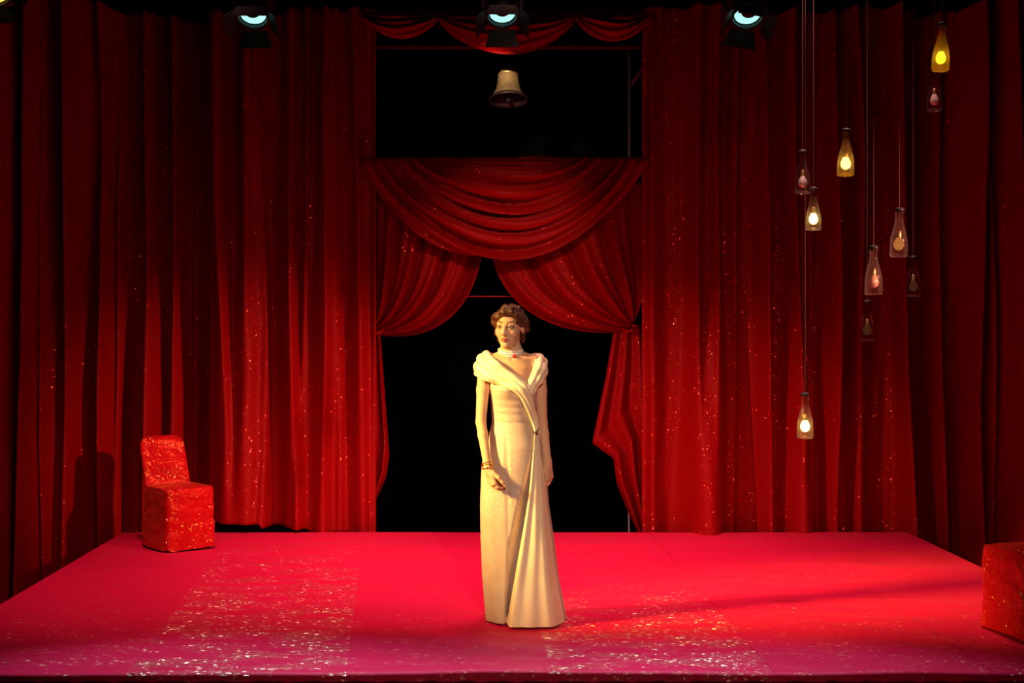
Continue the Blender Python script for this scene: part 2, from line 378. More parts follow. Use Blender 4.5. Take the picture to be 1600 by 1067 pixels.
# --- two tied-back door curtains, each with a tie and the tail below it
def bez(p0, p1, p2, p3, t):
    return ((1-t)**3)[..., None]*p0+(3*(1-t)**2*t)[..., None]*p1+(3*(1-t)*t*t)[..., None]*p2+(t**3)[..., None]*p3
def tab(name, outer, inner, D, pleats, amp, tail_outer, tail_inner, label, seed):
    root = empty(name, P(outer[3][0], 832, D)); tag(root, label, 'curtain')
    inv = Matrix.Translation(-Vector(root.location))
    rows, cols = 90, 150
    t = np.linspace(0, 1, rows); s = np.linspace(0, 1, cols)
    so = (s**1.15)
    L = np.zeros((rows, cols, 2))
    for j in range(cols):
        c = [np.array(outer[k])*(1-so[j])+np.array(inner[k])*so[j] for k in range(4)]
        L[:, j] = bez(c[0], c[1], c[2], c[3], t)
    S, T = np.meshgrid(s, t)
    ph = 2*PI*pleats*S+.8*np.sin(3*T+seed)+.4*np.sin(8*S+seed)
    fold = np.abs(np.sin(ph*.5))**.8
    taper = np.sin(PI*np.clip(T*.86+.08, 0, 1))**.6*(1-.55*T**4)
    d = amp*fold*taper+.3*amp*np.sin(ph*1.9+T*3)*taper*.5+.06*np.sin(PI*T)*S
    X = (L[..., 0]-CX)*D/F; Z = CAMH-(L[..., 1]-CY)*D/F
    o = grid('drawn_cloth', np.stack([X, D+CAMY-d, Z], -1), M['curtain'], root, .004); o.matrix_parent_inverse = inv
    # tail
    rows2, cols2 = 90, 70
    t = np.linspace(0, 1, rows2); s = np.linspace(0, 1, cols2)
    A = np.array(tail_outer, float); B = np.array(tail_inner, float)
    ia = np.linspace(0, 1, len(A)); ib = np.linspace(0, 1, len(B))
    ao = np.stack([np.interp(t, ia, A[:, k]) for k in (0, 1)], -1); bo = np.stack([np.interp(t, ib, B[:, k]) for k in (0, 1)], -1)
    L = ao[:, None, :]+(bo-ao)[:, None, :]*s[None, :, None]
    S, T = np.meshgrid(s, t)
    ph = 2*PI*2.6*S+.7*np.sin(2.6*T+seed)
    d = (.015+.055*T)*np.sin(ph)+.02+.01*np.sin(9*T+4*S)*T
    X = (L[..., 0]-CX)*D/F; Z = CAMH-(L[..., 1]-CY)*D/F
    o = grid('tail', np.stack([X, D+CAMY-d, Z], -1), M['curtain'], root, .004); o.matrix_parent_inverse = inv
    # tie: a twisted band round the gather
    gx, gy = (np.array(outer[3])+np.array(inner[3]))/2
    c = P(gx, gy+4, D-.05); pts = []
    for k in range(41):
        q = 2*PI*k/40
        pts.append(c+Vector((.055*math.cos(q), .065*math.sin(q), .018*math.sin(q*1.0)+.012*math.cos(q))))
    o = MB().tube(pts, [.016+.003*math.sin(k*1.3) for k in range(41)], 8, cap=False).build('tie_band', M['swag'], root)
    o.matrix_parent_inverse = inv
    return root
tab('tied_curtain', [(560, 280), (566, 360), (574, 440), (586, 505)], [(757, 330), (762, 478), (690, 540), (588, 522)], 10.42, 5.2, .115,
    [(580, 516), (574, 600), (570, 720), (572, 834)], [(594, 518), (600, 600), (608, 712), (603, 746), (584, 790), (578, 834)],
    'red door curtain drawn back to the chair side of the doorway', 1.0)
tab('tied_curtain', [(1030, 280), (1028, 360), (1022, 440), (992, 500)], [(763, 330), (752, 478), (860, 530), (978, 518)], 10.44, 5.2, .115,
    [(1002, 510), (1012, 600), (1014, 720), (1012, 834)], [(958, 520), (946, 590), (925, 692), (958, 716), (964, 756), (982, 800), (998, 834)],
    'red door curtain drawn back to the bottle lamp side of the doorway', 4.2)
wire = MB().tube([P(640, 463, 10.50), P(900, 463, 10.50)], .006, 8).build('curtain_wire', plain('red_wire', (.4, .01, .015), .5))
tag(wire, 'thin red wire across the peak of the doorway opening', 'wire')

# --- black scaffold behind the window opening
sc = empty('scaffold_frame', P(983, 832, 10.6)); tag(sc, 'dark steel scaffold pole and braces behind the window opening', 'scaffold')
inv = Matrix.Translation(-Vector(sc.location))
def scp(name, pts, r, mat=M['steel']):
    o = MB().tube(pts, r, 10).build(name, mat, sc); o.matrix_parent_inverse = inv; return o
dsteel = plain('dull_steel', (.05, .06, .07), .5, .6)
scp('pole', [P(983, 832, 10.6), P(983, 30, 10.6)], .009, plain('brightened_pole', (.75, .75, .76), .6))  # pole colour lightened in place of light that does not reach it
scp('brace', [P(1020, 84, 10.5), P(984, 136, 10.62)], .018, plain('grey_brace', (.20, .23, .30), .6))
scp('brace', [P(560, 78, 10.5), P(582, 118, 10.62)], .018, plain('grey_brace', (.20, .23, .30), .6))
for y in (134, 180, 216):
    scp('coupler', [P(979, y, 10.6), P(987, y, 10.6)], .014, M['steel'])
scp('pole', [P(560, 832, 10.6), P(560, 30, 10.6)], .016, dsteel)
scp('pole', [P(555, 40, 10.62), P(1025, 40, 10.62)], .016, dsteel)

# ------------------------------------------------------------------ bell
bell = empty('hanging_bell', P(794, 110, 10.5)); tag(bell, 'bronze bell with a flared mouth hanging in the dark window', 'bell')
bell.rotation_euler = (math.radians(-13), 0, 0)
prof = [(.0001, .0), (.040, -.002), (.066, -.012), (.076, -.030), (.078, -.046), (.084, -.060), (.088, -.10), (.096, -.15), (.110, -.195), (.132, -.228)]
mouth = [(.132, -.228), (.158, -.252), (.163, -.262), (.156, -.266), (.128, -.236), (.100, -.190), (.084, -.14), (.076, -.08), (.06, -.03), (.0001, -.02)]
MB().lathe(mouth, 40).build('bell_mouth', plain('shaded_bronze', (.10, .055, .07), .45, .6, var=.3), bell)  # mouth and rim coloured darker to hold the shade inside the bell
MB().lathe(prof, 40).build('bell_body', M['bronze'], bell)
o = MB().lathe([(.079, -.034), (.085, -.040), (.079, -.046)], 40).lathe([(.116, -.200), (.121, -.206), (.120, -.212)], 40).build('moulding', M['bronze'], bell)
MB().tube([(-.06, 0, .045), (-.045, 0, .030), (-.02, 0, .018), (0, 0, .012), (.02, 0, .018), (.045, 0, .030), (.06, 0, .045)], .011, 10).tube([(0, 0, -.01), (0, 0, .05)], .012).build('yoke', M['bronze'], bell)
cl = MB().tube([(0, 0, -.05), (0, 0, -.24)], .007).sphere((0, 0, -.262), .022).build('clapper', M['lamp_body'], bell)
MB().tube([(0, 0, .04), (0, -.23, 1.0)], .005).build('hanger', M['lamp_body'], bell)

# ------------------------------------------------------------------ overhead bars and lanterns
def pipe(name, a, b, r, label):
    o = MB().tube([a, b], r, 12).build(name, M['lamp_body']); return tag(o, label, 'pipe')
pipe('lighting_bar', (-3.6, .06, 3.82), (2.0, .06, 3.82), .024, 'black lighting bar above the stage carrying the lanterns')
M['lens_cool'] = glow('cool_lens', (.42, .95, .85), 1.25)
M['lens_amber'] = glow('amber_lens', (1.0, .62, .10), 1.4)
M['door_black'] = plain('barn_door_black', (.006, .008, .008), .6, 0, .3, var=.25)
def lantern(px, py, D, tilt, yaw, roll, lens, light, label, scale=.82):
    c = P(px, py, D)
    root = empty('stage_lantern', c); tag(root, label, 'spotlight', 'stage lanterns on the overhead bar')
    root.rotation_mode = 'XYZ'
    # local frame: -Y is the beam axis
    R = Matrix.Rotation(yaw, 3, 'Z') @ Matrix.Rotation(tilt, 3, 'X') @ Matrix.Rotation(roll, 3, 'Y')
    def T(v): return R @ Vector(v)*scale
    RX = R @ Matrix.Rotation(PI/2, 3, 'X')*scale       # lathe z -> -y
    MB().lathe([(.0001, -.24), (.07, -.24), (.098, -.19), (.105, -.10), (.105, .02), (.098, .02), (.094, -.01), (.094, -.03)], 28, RX).build('housing', M['lamp_body'], root)
    for z in (-.16, -.12, -.08):
        MB().lathe([(.105, z-.006), (.112, z-.006), (.112, z+.006), (.105, z+.006)], 28, RX).build('cooling_fin', M['lamp_body'], root)
    MB().lathe([(.0001, -.004), (.04, -.006), (.07, -.012), (.086, -.022)], 28, RX).build('lens', lens, root)
    MB().lathe([(.0001, .006), (.045, .002), (.052, -.006)], 20, RX, c=T((0, 0, .034))).build('bulb_shield', M['lamp_body'], root)
    for k, (ang, ln, flare) in enumerate([(0, .10, .12), (PI, .115, .66), (PI/2, .11, .62), (-PI/2, .11, .62)]):
        mb = MB(); Q = Matrix.Rotation(ang, 3, 'Y')
        w0, w1 = .085, .115 if k < 2 else .10
        f = []
        for (w_, e) in ((w0, 0.0), (w1, 1.0)):
            for sx in (-1, 1):
                for th in (0, .004):
                    f.append(T(Q @ Vector((sx*w_, -.02-ln*e*math.cos(flare), .108+th+ln*e*math.sin(flare)))))
        mb.add(f, [(0, 2, 6, 4), (1, 5, 7, 3), (0, 1, 3, 2), (4, 6, 7, 5), (0, 4, 5, 1), (2, 3, 7, 6)])
        mb.build('barn_door', M['door_black'], root, smooth=False)
    yk = [Vector((sx*.135*scale, 0, 0)) for sx in (-1, 1)]
    bar = Vector((0, 0, 3.78-c.z-T((0, .08, 0)).z))
    MB().tube([T((-.105, .08, 0)), T((-.135, .08, 0)), T((-.135, .08, 0))+Vector((0, 0, .14)), T((0, .08, 0))+Vector((0, 0, bar.z)), T((.135, .08, 0))+Vector((0, 0, .14)), T((.135, .08, 0)), T((.105, .08, 0))], .010, 8).build('yoke', M['lamp_body'], root)
    if light:
        pos = c+T((0, -.03, 0)); aim = c+T((0, -3, 0))
        spot('lantern_light', pos, aim, light[0], light[1], light[3], .7, .03)
    return root
COOL = (.62, .95, 1.0)
lantern(395, 26, 7.0, math.radians(57), 0, 0, M['lens_cool'], (480, COOL, None, 62), 'black barn-door lantern with a cool lens, above the covered chair side')
lantern(785, 24, 7.0, math.radians(57), 0, 0, M['lens_cool'], (330, COOL, None, 62), 'black barn-door lantern with a cool lens, in front of the small swags')
lantern(1168, 26, 7.0, math.radians(56), math.radians(-6), math.radians(14), M['lens_cool'], (480, COOL, None, 62), 'black barn-door lantern with a cool lens, tilted, nearest the bottle lamps')
lantern(-7, -15, 6.7, math.radians(30), math.radians(20), math.radians(-14), M['lens_amber'], None, 'black lantern with an amber lens cut by the upper corner of the frame')

# ------------------------------------------------------------------ bottle lamps
pipe('lamp_bar', (1.2, .25, 4.15), (4.0, .25, 4.15), .02, 'black bar above the frame from which the bottle lamps hang')
GL = {'clear': thin_glass('clear_bottle_glass', (.97, .95, .95), .04, .6, .035), 'amber': thin_glass('amber_lit_glass', (1.0, .80, .35), .05, .6, .09),
      'yellow': thin_glass('yellow_bottle_glass', (1.0, .72, .16), .05, .6, .28),
      'warm': thin_glass('warm_bottle_glass', (.99, .92, .84), .04, .6, .08)}
bulb_hot = glow('bulb_hot', (1.0, .60, .16), 9.0); bulb_yellow = glow('bulb_yellow', (1.0, .62, .09), 3.2)
bulb_dim = glow('bulb_dim', (1.0, .36, .08), .45); bulb_faint = glow('bulb_faint', (1.0, .28, .10), .05)
bulb_off = plain('bulb_off_glass', (.92, .88, .86), .15, 0, .8)
bulb_warm = plain('bulb_off_warm', (.60, .40, .30), .15, 0, .8)
def bottle_lamp(px, ytop, ybot, glass, bulb, watt, label, tilt=0.0, H=.25):
    D = F*H/(ybot-ytop)
    c = P(px, ybot, D)
    root = empty('bottle_lamp', c); tag(root, label, 'lamp', 'bottle lamps hanging over the stage')
    root.rotation_euler = (0, tilt, 0)
    prof = [(.0001, .006), (.030, .004), (.043, .001), (.047, .010), (.0475, .030), (.0465, .075), (.042, .11), (.034, .145), (.026, .175), (.021, .20), (.0195, .225), (.0225, .232), (.0235, .244), (.0215, .25)]
    b = MB().lathe(prof, 28).build('bottle', glass, root)
    MB().lathe([(.0455, .004), (.0475, .0085), (.0455, .013), (.042, .009), (.0455, .004)], 28).build('foot_ring', glass if glass in (GL['amber'], GL['yellow']) else GL['clear'], b)
    MB().lathe([(.0001, .246), (.0215, .246), (.0260, .250), (.0260, .262), (.020, .268), (.006, .272), (.0001, .272)], 20).build('stopper', M['stopper'], root)
    bl = MB().lathe([(.0001, .038), (.010, .040), (.020, .047), (.0265, .060), (.0275, .070), (.024, .085), (.017, .098), (.0135, .108), (.0001, .109)], 20).build('bulb', bulb, root)
    MB().lathe([(.0138, .104), (.0150, .108), (.0135, .113), (.0150, .118), (.0135, .123), (.0145, .140), (.006, .147), (.0001, .147)], 16).build('socket', M['brass_socket'], root)
    top = Matrix.Rotation(-tilt, 3, 'Y') @ Vector((0, 0, 4.15-c.z))
    k = Vector((0, 0, .262))
    MB().tube([(0, 0, .145), k, k.lerp(top, .3), k.lerp(top, .7), top], .0016, 6).build('cord', M['cord'], root)
    return root
bottle_lamp(1469, 40, 111, GL['yellow'], bulb_yellow, .35, 'glowing yellow bottle lamp, highest of all the hanging bottles', .05)
bottle_lamp(1460, 112, 174, GL['clear'], bulb_off, 0, 'unlit clear bottle lamp hanging directly below the yellow one')
bottle_lamp(1321, 206, 275, GL['amber'], bulb_hot, .5, 'brightly lit bottle lamp alone in the middle height of the cluster', .02)
bottle_lamp(1254, 239, 303, GL['clear'], bulb_off, 0, 'unlit clear bottle lamp just above a lit smaller one')
bottle_lamp(1271, 297, 360, GL['warm'], bulb_hot, .35, 'lit bottle lamp just below an unlit clear bottle')
bottle_lamp(1404, 330, 402, GL['warm'], bulb_dim, .08, 'dimly glowing orange bottle lamp above the faintest pair', .02)
bottle_lamp(1365, 389, 461, GL['warm'], bulb_warm, 0, 'unlit bottle lamp with warm reflections, wider and lower than the dim orange one')
bottle_lamp(1427, 404, 464, GL['clear'], bulb_faint, 0, 'faint dark bottle lamp half lost against the curtain below the dim orange one')
bottle_lamp(1355, 473, 533, GL['clear'], bulb_faint, 0, 'faint dark bottle lamp hanging just below the unlit warm bottle')
bottle_lamp(1258, 618, 685, GL['warm'], bulb_hot, .4, 'lit bottle lamp hanging lowest, far below all the others')

# ------------------------------------------------------------------ covered chairs
def crumple(p, k, amp):
    x, y, z = p[..., 0], p[..., 1], p[..., 2]
    h = np.abs(np.sin(19*x+13*z+2*np.sin(9*y+7*z)+k))*.9+np.abs(np.sin(31*z-17*y+2.2*np.sin(11*x)+2*k))*.6+np.abs(np.sin(43*x+37*y+29*z+k))*.35
    return amp*(1-h)
def covered_chair(name, loc, rz, label, seed):
    """front is local -Y"""
    root = empty(name, loc, rz); tag(root, label, 'chair', 'chairs under red foil covers')
    W, Dp, H = .39, .40, .445
    # seat cover: rounded square tube with a soft top, hem a little wider than the top
    rows, cols = 60, 160
    q = np.linspace(0, 2*PI, cols); ex = .22
    cx = np.sign(np.cos(q))*np.abs(np.cos(q))**ex; cy = np.sign(np.sin(q))*np.abs(np.sin(q))**ex
    V = []
    tops = np.linspace(0, 1, 16)[1:]
    for t in tops:
        zz = H+.018*(1-t**2)-.004*t; V.append(np.stack([cx*W/2*t*.97, cy*Dp/2*t*.97, 0*q+zz], -1))
    for t in np.linspace(0, 1, rows):
        e = 1+.035*t; z = H-.012-(H-.014)*t+.0*q
        if t < .06: e -= .02*(1-t/.06)
        z = z+(.006+.005*np.sin(5*q+seed))*(t**8)
        V.append(np.stack([cx*W/2*e, cy*Dp/2*e, z], -1))
    V = np.array(V)
    out = np.stack([cx, cy, 0*q], -1)[None]*np.ones((V.shape[0], 1, 1))
    n = crumple(V, seed, .0038)
    n[:15] *= .4
    # big soft dents and a diagonal drag fold
    n += .005*np.sin(7*V[..., 2]*2+9*V[..., 0]+seed)*np.sin(8*V[..., 1]+seed)*np.clip((H-V[..., 2])/.2, 0, 1)
    dg = (V[..., 0]*.7+V[..., 1]*.7+V[..., 2]-.22); n -= .005*np.exp(-(dg/.018)**2)
    V = V+out*n[..., None]
    V[:15, :, 2] += n[:15]
    grid('seat_cover', V, M['cover'], root)
    # back cover: rounded flat bag leaning backwards
    hb, lean = .345, .34
    rows, cols = 56, 96
    q = np.linspace(0, 2*PI, cols)
    V = []
    for t in np.linspace(0, 1, rows):
        zz = -.03+(hb+.03)*t
        wid = lerp(.182, .176, t)
        r_ = max(0.0, (t-.80)/.20)
        wid = wid-.075*(1-math.sqrt(max(0, 1-r_*r_)))*1.0 if r_ < 1 else wid-.075
        th = .030*(1-.25*t)*math.sqrt(max(0.0, 1-max(0, (t-.9)/.1)**2)) if t > .9 else .030*(1-.25*t)
        th = max(th, .0015)
        a = np.sign(np.cos(q))*np.abs(np.cos(q))**.35*wid; b = np.sign(np.sin(q))*np.abs(np.sin(q))**.6*th
        V.append(np.stack([a, Dp/2-.02+b+lean*max(zz, 0)*.95, H+zz+0*q], -1))
    V = np.array(V)
    side = np.stack([0*q, np.sign(np.sin(q)), 0*q], -1)[None]*np.ones((rows, 1, 1))
    n = crumple(V*1.1, seed+2, .006)
    # padded outline, hollow of the cloth pulled in over the frame
    u = V[..., 0]/.17; v = (V[..., 2]-H)/hb
    n -= .020*np.exp(-((u/.62)**4+((v-.55)/.34)**4))
    n += .010*np.exp(-((v-.50)/.03)**2)*np.exp(-(u/.6)**4)
    n += .012*np.exp(-((u+.05)/.10)**2)*np.exp(-((v-.22)/.2)**2)
    V = V+side*n[..., None]
    grid('back_cover', V, M['cover'], root)
    m = MB()
    for sx in (-1, 1):
        for sy in (-1, 1):
            m = MB().tube([(sx*.15, sy*.15, .0), (sx*.15, sy*.15, H-.03)], .011, 8); m.build('leg', dsteel, root)
    return root
c1 = P(283, 858, F/ (349/1.61)); c1.z = .012
covered_chair('covered_chair', (-2.155, 2.36, .004), math.radians(40), 'small folding chair under a crumpled red foil cover, alone near the curtains', 1.0)
covered_chair('covered_chair', (2.945, -.29, .006), math.radians(-76), 'chair under a red foil cover, only its seat showing at the frame edge', 4.0)

# ------------------------------------------------------------------ the woman
class Field:
    """a distance field on a rectilinear grid; its zero surface becomes one continuous skin"""
    def __init__(s, xs, ys, zs):
        s.x, s.y, s.z = [np.asarray(a, np.float32) for a in (xs, ys, zs)]
        s.f = np.full((len(s.x), len(s.y), len(s.z)), .5, np.float32)
    def apply(s, lo, hi, fn, k=.01, op='add'):
        m = k+.02
        sl = []
        for a, l, h in zip((s.x, s.y, s.z), lo, hi):
            i0, i1 = np.searchsorted(a, l-m), np.searchsorted(a, h+m)
            if i1 <= i0: return
            sl.append(slice(max(0, i0-1), min(len(a), i1+1)))
        X, Y, Z = np.meshgrid(s.x[sl[0]], s.y[sl[1]], s.z[sl[2]], indexing='ij', sparse=True)
        d = fn(X, Y, Z).astype(np.float32); cur = s.f[sl[0], sl[1], sl[2]]
        if op == 'add':
            h = np.maximum(k-np.abs(cur-d), 0)/k; r = np.minimum(cur, d)-h*h*k*.25
        else:
            d = -d; h = np.maximum(k-np.abs(cur-d), 0)/k; r = np.maximum(cur, d)+h*h*k*.25
        s.f[sl[0], sl[1], sl[2]] = r
    def cone(s, a, b, ra, rb, k=.01, op='add'):
        a = np.array(a, float); b = np.array(b, float); R = max(ra, rb)
        ab = b-a; L2 = max(ab @ ab, 1e-9)
        def fn(X, Y, Z):
            t = np.clip(((X-a[0])*ab[0]+(Y-a[1])*ab[1]+(Z-a[2])*ab[2])/L2, 0, 1)
            return np.sqrt((X-a[0]-t*ab[0])**2+(Y-a[1]-t*ab[1])**2+(Z-a[2]-t*ab[2])**2)-(ra+(rb-ra)*t)
        s.apply(np.minimum(a, b)-R, np.maximum(a, b)+R, fn, k, op)
    def ell(s, c, r, k=.01, op='add', Rm=None):
        c = np.array(c, float); r = np.array(r, float); R = np.array(Rm if Rm is not None else np.eye(3)); m = r.max()
        def fn(X, Y, Z):
            x, y, z = X-c[0], Y-c[1], Z-c[2]
            q = [R[0, i]*x+R[1, i]*y+R[2, i]*z for i in range(3)]
            k0 = np.sqrt(sum((q[i]/r[i])**2 for i in range(3))); k1 = np.sqrt(sum((q[i]/r[i]**2)**2 for i in range(3)))
            return k0*(k0-1)/np.maximum(k1, 1e-6)
        s.apply(c-m, c+m, fn, k, op)
    def loft(s, zs, cu, cy, a, b, k=.01):
        zs = np.array(zs, float)
        def fn(X, Y, Z):
            A = np.interp(Z, zs, a); B = np.interp(Z, zs, b); CU = np.interp(Z, zs, cu); CYY = np.interp(Z, zs, cy)
            q = np.sqrt(((X-CU)/A)**2+((Y-CYY)/B)**2)
            d = (q-1)*np.minimum(A, B)
            return np.maximum(d, np.maximum(zs[0]-Z, Z-zs[-1]))
        m = max(max(a), max(b))+.05
        s.apply((min(cu)-m, min(cy)-m, zs[0]), (max(cu)+m, max(cy)+m, zs[-1]), fn, k)
    def surface(s):
        f = s.f; ins = f < 0
        nx, ny, nz = f.shape
        c = np.zeros((nx-1, ny-1, nz-1), np.int8)
        for i in (0, 1):
            for j in (0, 1):
                for k in (0, 1): c += ins[i:nx-1+i, j:ny-1+j, k:nz-1+k]
        act = np.argwhere((c > 0) & (c < 8)); idx = np.full(c.shape, -1, np.int64); idx[tuple(act.T)] = np.arange(len(act))
        acc = np.zeros((len(act), 3)); cnt = np.zeros(len(act))
        cor = [(i, j, k) for i in (0, 1) for j in (0, 1) for k in (0, 1)]
        val = {q: f[act[:, 0]+q[0], act[:, 1]+q[1], act[:, 2]+q[2]] for q in cor}
        for q in cor:
            for ax in range(3):
                if q[ax]: continue
                p = list(q); p[ax] = 1; p = tuple(p)
                va, vb = val[q], val[p]; m = (va < 0) != (vb < 0)
                t = va/(va-vb+1e-12*(va == vb)); pos = np.tile(np.array(q, float), (len(act), 1)); pos[:, ax] = t
                acc[m] += pos[m]; cnt[m] += 1
        acc /= cnt[:, None]
        V = np.empty_like(acc)
        for ax, a in enumerate((s.x, s.y, s.z)):
            i = act[:, ax]; V[:, ax] = a[i]+(a[i+1]-a[i])*acc[:, ax]
        faces = []
        for ax in range(3):
            o = [x for x in range(3) if x != ax]
            A = [slice(None)]*3; B = [slice(None)]*3
            A[ax] = slice(0, -1); B[ax] = slice(1, None)
            ia, ib = ins[tuple(A)], ins[tuple(B)]
            e = np.argwhere(ia != ib)
            e = e[(e[:, o[0]] > 0) & (e[:, o[1]] > 0) & (e[:, o[0]] < f.shape[o[0]]-1) & (e[:, o[1]] < f.shape[o[1]]-1)]
            fl = ia[tuple(e.T)]
            q = []
            for d0, d1 in ((0, 0), (1, 0), (1, 1), (0, 1)):
                g = e.copy(); g[:, o[0]] -= d0; g[:, o[1]] -= d1; q.append(idx[tuple(g.T)])
            q = np.stack(q, -1)
            flip = fl if ax != 1 else ~fl
            q[~flip] = q[~flip][:, ::-1]
            faces.append(q)
        return V, np.concatenate(faces)
def fmesh(name, V, Fq, mat, parent=None):
    me = bpy.data.meshes.new(name)
    me.vertices.add(len(V)); me.vertices.foreach_set('co', V.astype(np.float32).ravel())
    n = len(Fq); me.loops.add(n*4); me.polygons.add(n)
    me.loops.foreach_set('vertex_index', Fq.astype(np.int32).ravel())
    me.polygons.foreach_set('loop_start', np.arange(0, n*4, 4, dtype=np.int32))
    me.polygons.foreach_set('use_smooth', np.ones(n, bool))
    me.update(calc_edges=True); me.validate()
    me.materials.append(mat)
    o = bpy.data.objects.new(name, me); COL.objects.link(o)
    if parent: o.parent = parent
    return o
def relax(V, Fq, it=2, lam=.5, mask=None):
    for _ in range(it):
        s = np.zeros_like(V); c = np.zeros(len(V))
        for a, b in ((0, 1), (1, 2), (2, 3), (3, 0)):
            np.add.at(s, Fq[:, a], V[Fq[:, b]]); np.add.at(s, Fq[:, b], V[Fq[:, a]])
            np.add.at(c, Fq[:, a], 1); np.add.at(c, Fq[:, b], 1)
        n = V+lam*(s/np.maximum(c, 1)[:, None]-V)
        V = n if mask is None else V+(n-V)*mask[:, None]
    return V

UX = (805-CX)/F*7.0                       # where she stands across the stage
woman = empty('person', (UX, 0, .008))
tag(woman, 'woman in a long cream gown with a choker, standing alone at centre stage', 'person')
def U(px): return (px-805)*7.0/F
def ZZ(py): return CAMH-(py-CY)*7.0/F

# gown sections: height, centre, half width, front depth, back depth
SEC = np.array([
    (1.335, -.010, .128, .108, .092), (1.27, -.008, .134, .118, .094), (1.20, -.008, .124, .108, .088), (1.13, -.010, .118, .096, .082), (1.08, -.010, .116, .094, .082),
    (1.02, -.006, .132, .105, .095), (.95, .002, .150, .118, .115), (.86, -.010, .170, .124, .126), (.78, -.008, .178, .124, .130), (.62, -.004, .187, .124, .138),
    (.45, .009, .197, .128, .155), (.25, .025, .204, .138, .185), (.08, .048, .212, .150, .215), (-.004, .058, .216, .156, .225)])[::-1]
def sec(z):
    return [np.interp(z, SEC[:, 0], SEC[:, k]) for k in range(1, 5)]
def bust(u, z):
    return .026*(np.exp(-(((u+.062)/.055)**2+((z-1.262)/.055)**2))+np.exp(-(((u-.048)/.055)**2+((z-1.262)/.055)**2)))
def front_y(u, z):
    cu, a, bf, bb = sec(z)
    return -bf*np.sqrt(np.clip(1-((u-cu)/a)**2, 0.0, 1))-bust(u, z)

# --- body: one continuous skin
zs = np.concatenate([np.arange(-.012, .66, .009), np.arange(.66, .95, .0027), np.arange(.95, 1.30, .006), np.arange(1.30, 1.47, .0042), np.arange(1.47, 1.76, .0026)])
body = Field(np.arange(-.26, .27, .0028), np.arange(-.20, .15, .0030), zs)
body.loft([.78, .86, .95, 1.08, 1.13, 1.20, 1.27, 1.33, 1.38, 1.415, 1.445, 1.47, 1.49], [-.005, -.005, 0, -.01, -.01, -.01, -.012, -.015, -.017, -.018, -.02, -.022, -.024],
          [.0, .0, .0, .0, 0, 0, -.004, -.006, -.002, .002, .008, .012, .014],
          [.120, .120, .120, .096, .098, .104, .114, .122, .126, .106, .066, .050, .047], [.070, .075, .085, .076, .078, .086, .096, .092, .080, .066, .054, .048, .045], .02)
SH = {-1: np.array((-.166, -.004, 1.396)), 1: np.array((.130, .004, 1.390))}
for sx in (-1, 1):
    j = SH[sx]
    body.cone((-.018+sx*.035, .014, 1.436), j+(0, .006, .010), .034, .036, .035)
    body.ell(j, (.043, .043, .052), .03)
    body.cone((-.018+sx*.022, -.048, 1.428), j+(-sx*.02, -.030, .040), .011, .010, .022)    # collarbone
    body.ell((-.015+sx*.055, -.052, 1.270), (.048, .042, .046), .03)
    body.cone((sx*.070, .03, .80), (sx*.070+.01, .025, .46), .056, .044, .03)
    body.cone((sx*.070+.01, .025, .46), (sx*.070+.02, .03, .09), .043, .030, .02)
    body.cone((sx*.070+.02, .02, .05), (sx*.075+.02, -.10, .022), .030, .020, .02)
EL = {-1: np.array((-.188, -.045, 1.085)), 1: np.array((.150, .026, 1.075))}
WR = {-1: np.array((-.150, -.140, .838)), 1: np.array((.176, -.030, .856))}
for sx in (-1, 1):
    j, e, wv = SH[sx], EL[sx], WR[sx]
    body.cone(j, lerp(j, e, .45), .038, .0345, .02); body.cone(lerp(j, e, .45), e, .0345, .0275, .012)
    m = lerp(e, wv, .28)
    body.cone(e, m, .0275, .0275, .010); body.cone(m, wv, .0275, .0200, .010)
def hand(wr, d, n, sdir, curl, spread=.0):
    """wr wrist, d towards the fingers, n out of the palm, sdir towards the thumb side"""
    d, n, sdir = [np.array(v, float)/np.linalg.norm(v) for v in (d, n, sdir)]
    sdir = sdir-d*(sdir @ d); sdir /= np.linalg.norm(sdir); n = np.cross(sdir, d)*np.sign(np.cross(sdir, d) @ n)
    offs = [.026, .0085, -.0095, -.0265]; kl = [.083, .087, .083, .076]; fl = [.070, .078, .072, .056]; fr = [.0083, .0086, .0082, .0072]
    for o_, L in zip(offs, kl):
        body.cone(wr+sdir*o_*.55, wr+d*L+sdir*o_, .0135, .0100, .012)
    body.cone(wr-d*.02, wr+d*.02, .021, .019, .012)
    body.ell(wr+d*.035+sdir*.022+n*.008, (.017, .017, .022), .012)
    for q, (o_, L, ln, r) in enumerate(zip(offs, kl, fl, fr)):
        p = wr+d*(L-.006)+sdir*o_; ang = 0.0; rr = r
        for sg, (frac, cu) in enumerate(zip((.46, .30, .24), curl)):
            ang += cu*(1+.10*q)
            v = d*math.cos(ang)+n*math.sin(ang)+sdir*(spread*(1.5-q)*.06)
            e = p+v*ln*frac; body.cone(p, e, rr, rr*.92, .0035); p = e; rr *= .90
    p = wr+d*.028+sdir*.026+n*.006
    for frac, a1, a2, r in ((.040, .62, .30, .0125), (.032, .22, .35, .0098), (.026, .05, .45, .0086)):
        v = d*math.cos(a1)+sdir*math.sin(a1)+n*a2; v /= np.linalg.norm(v); e = p+v*frac; body.cone(p, e, r, r*.9, .006); p = e
hand(WR[-1], (.30, -.10, -1.0), (.75, .62, .0), (.55, -.85, 0), (.35, .75, .55))
hand(WR[1], (.10, -.05, -1.0), (-.72, .70, 0), (-.62, -.80, 0), (.25, .50, .40))
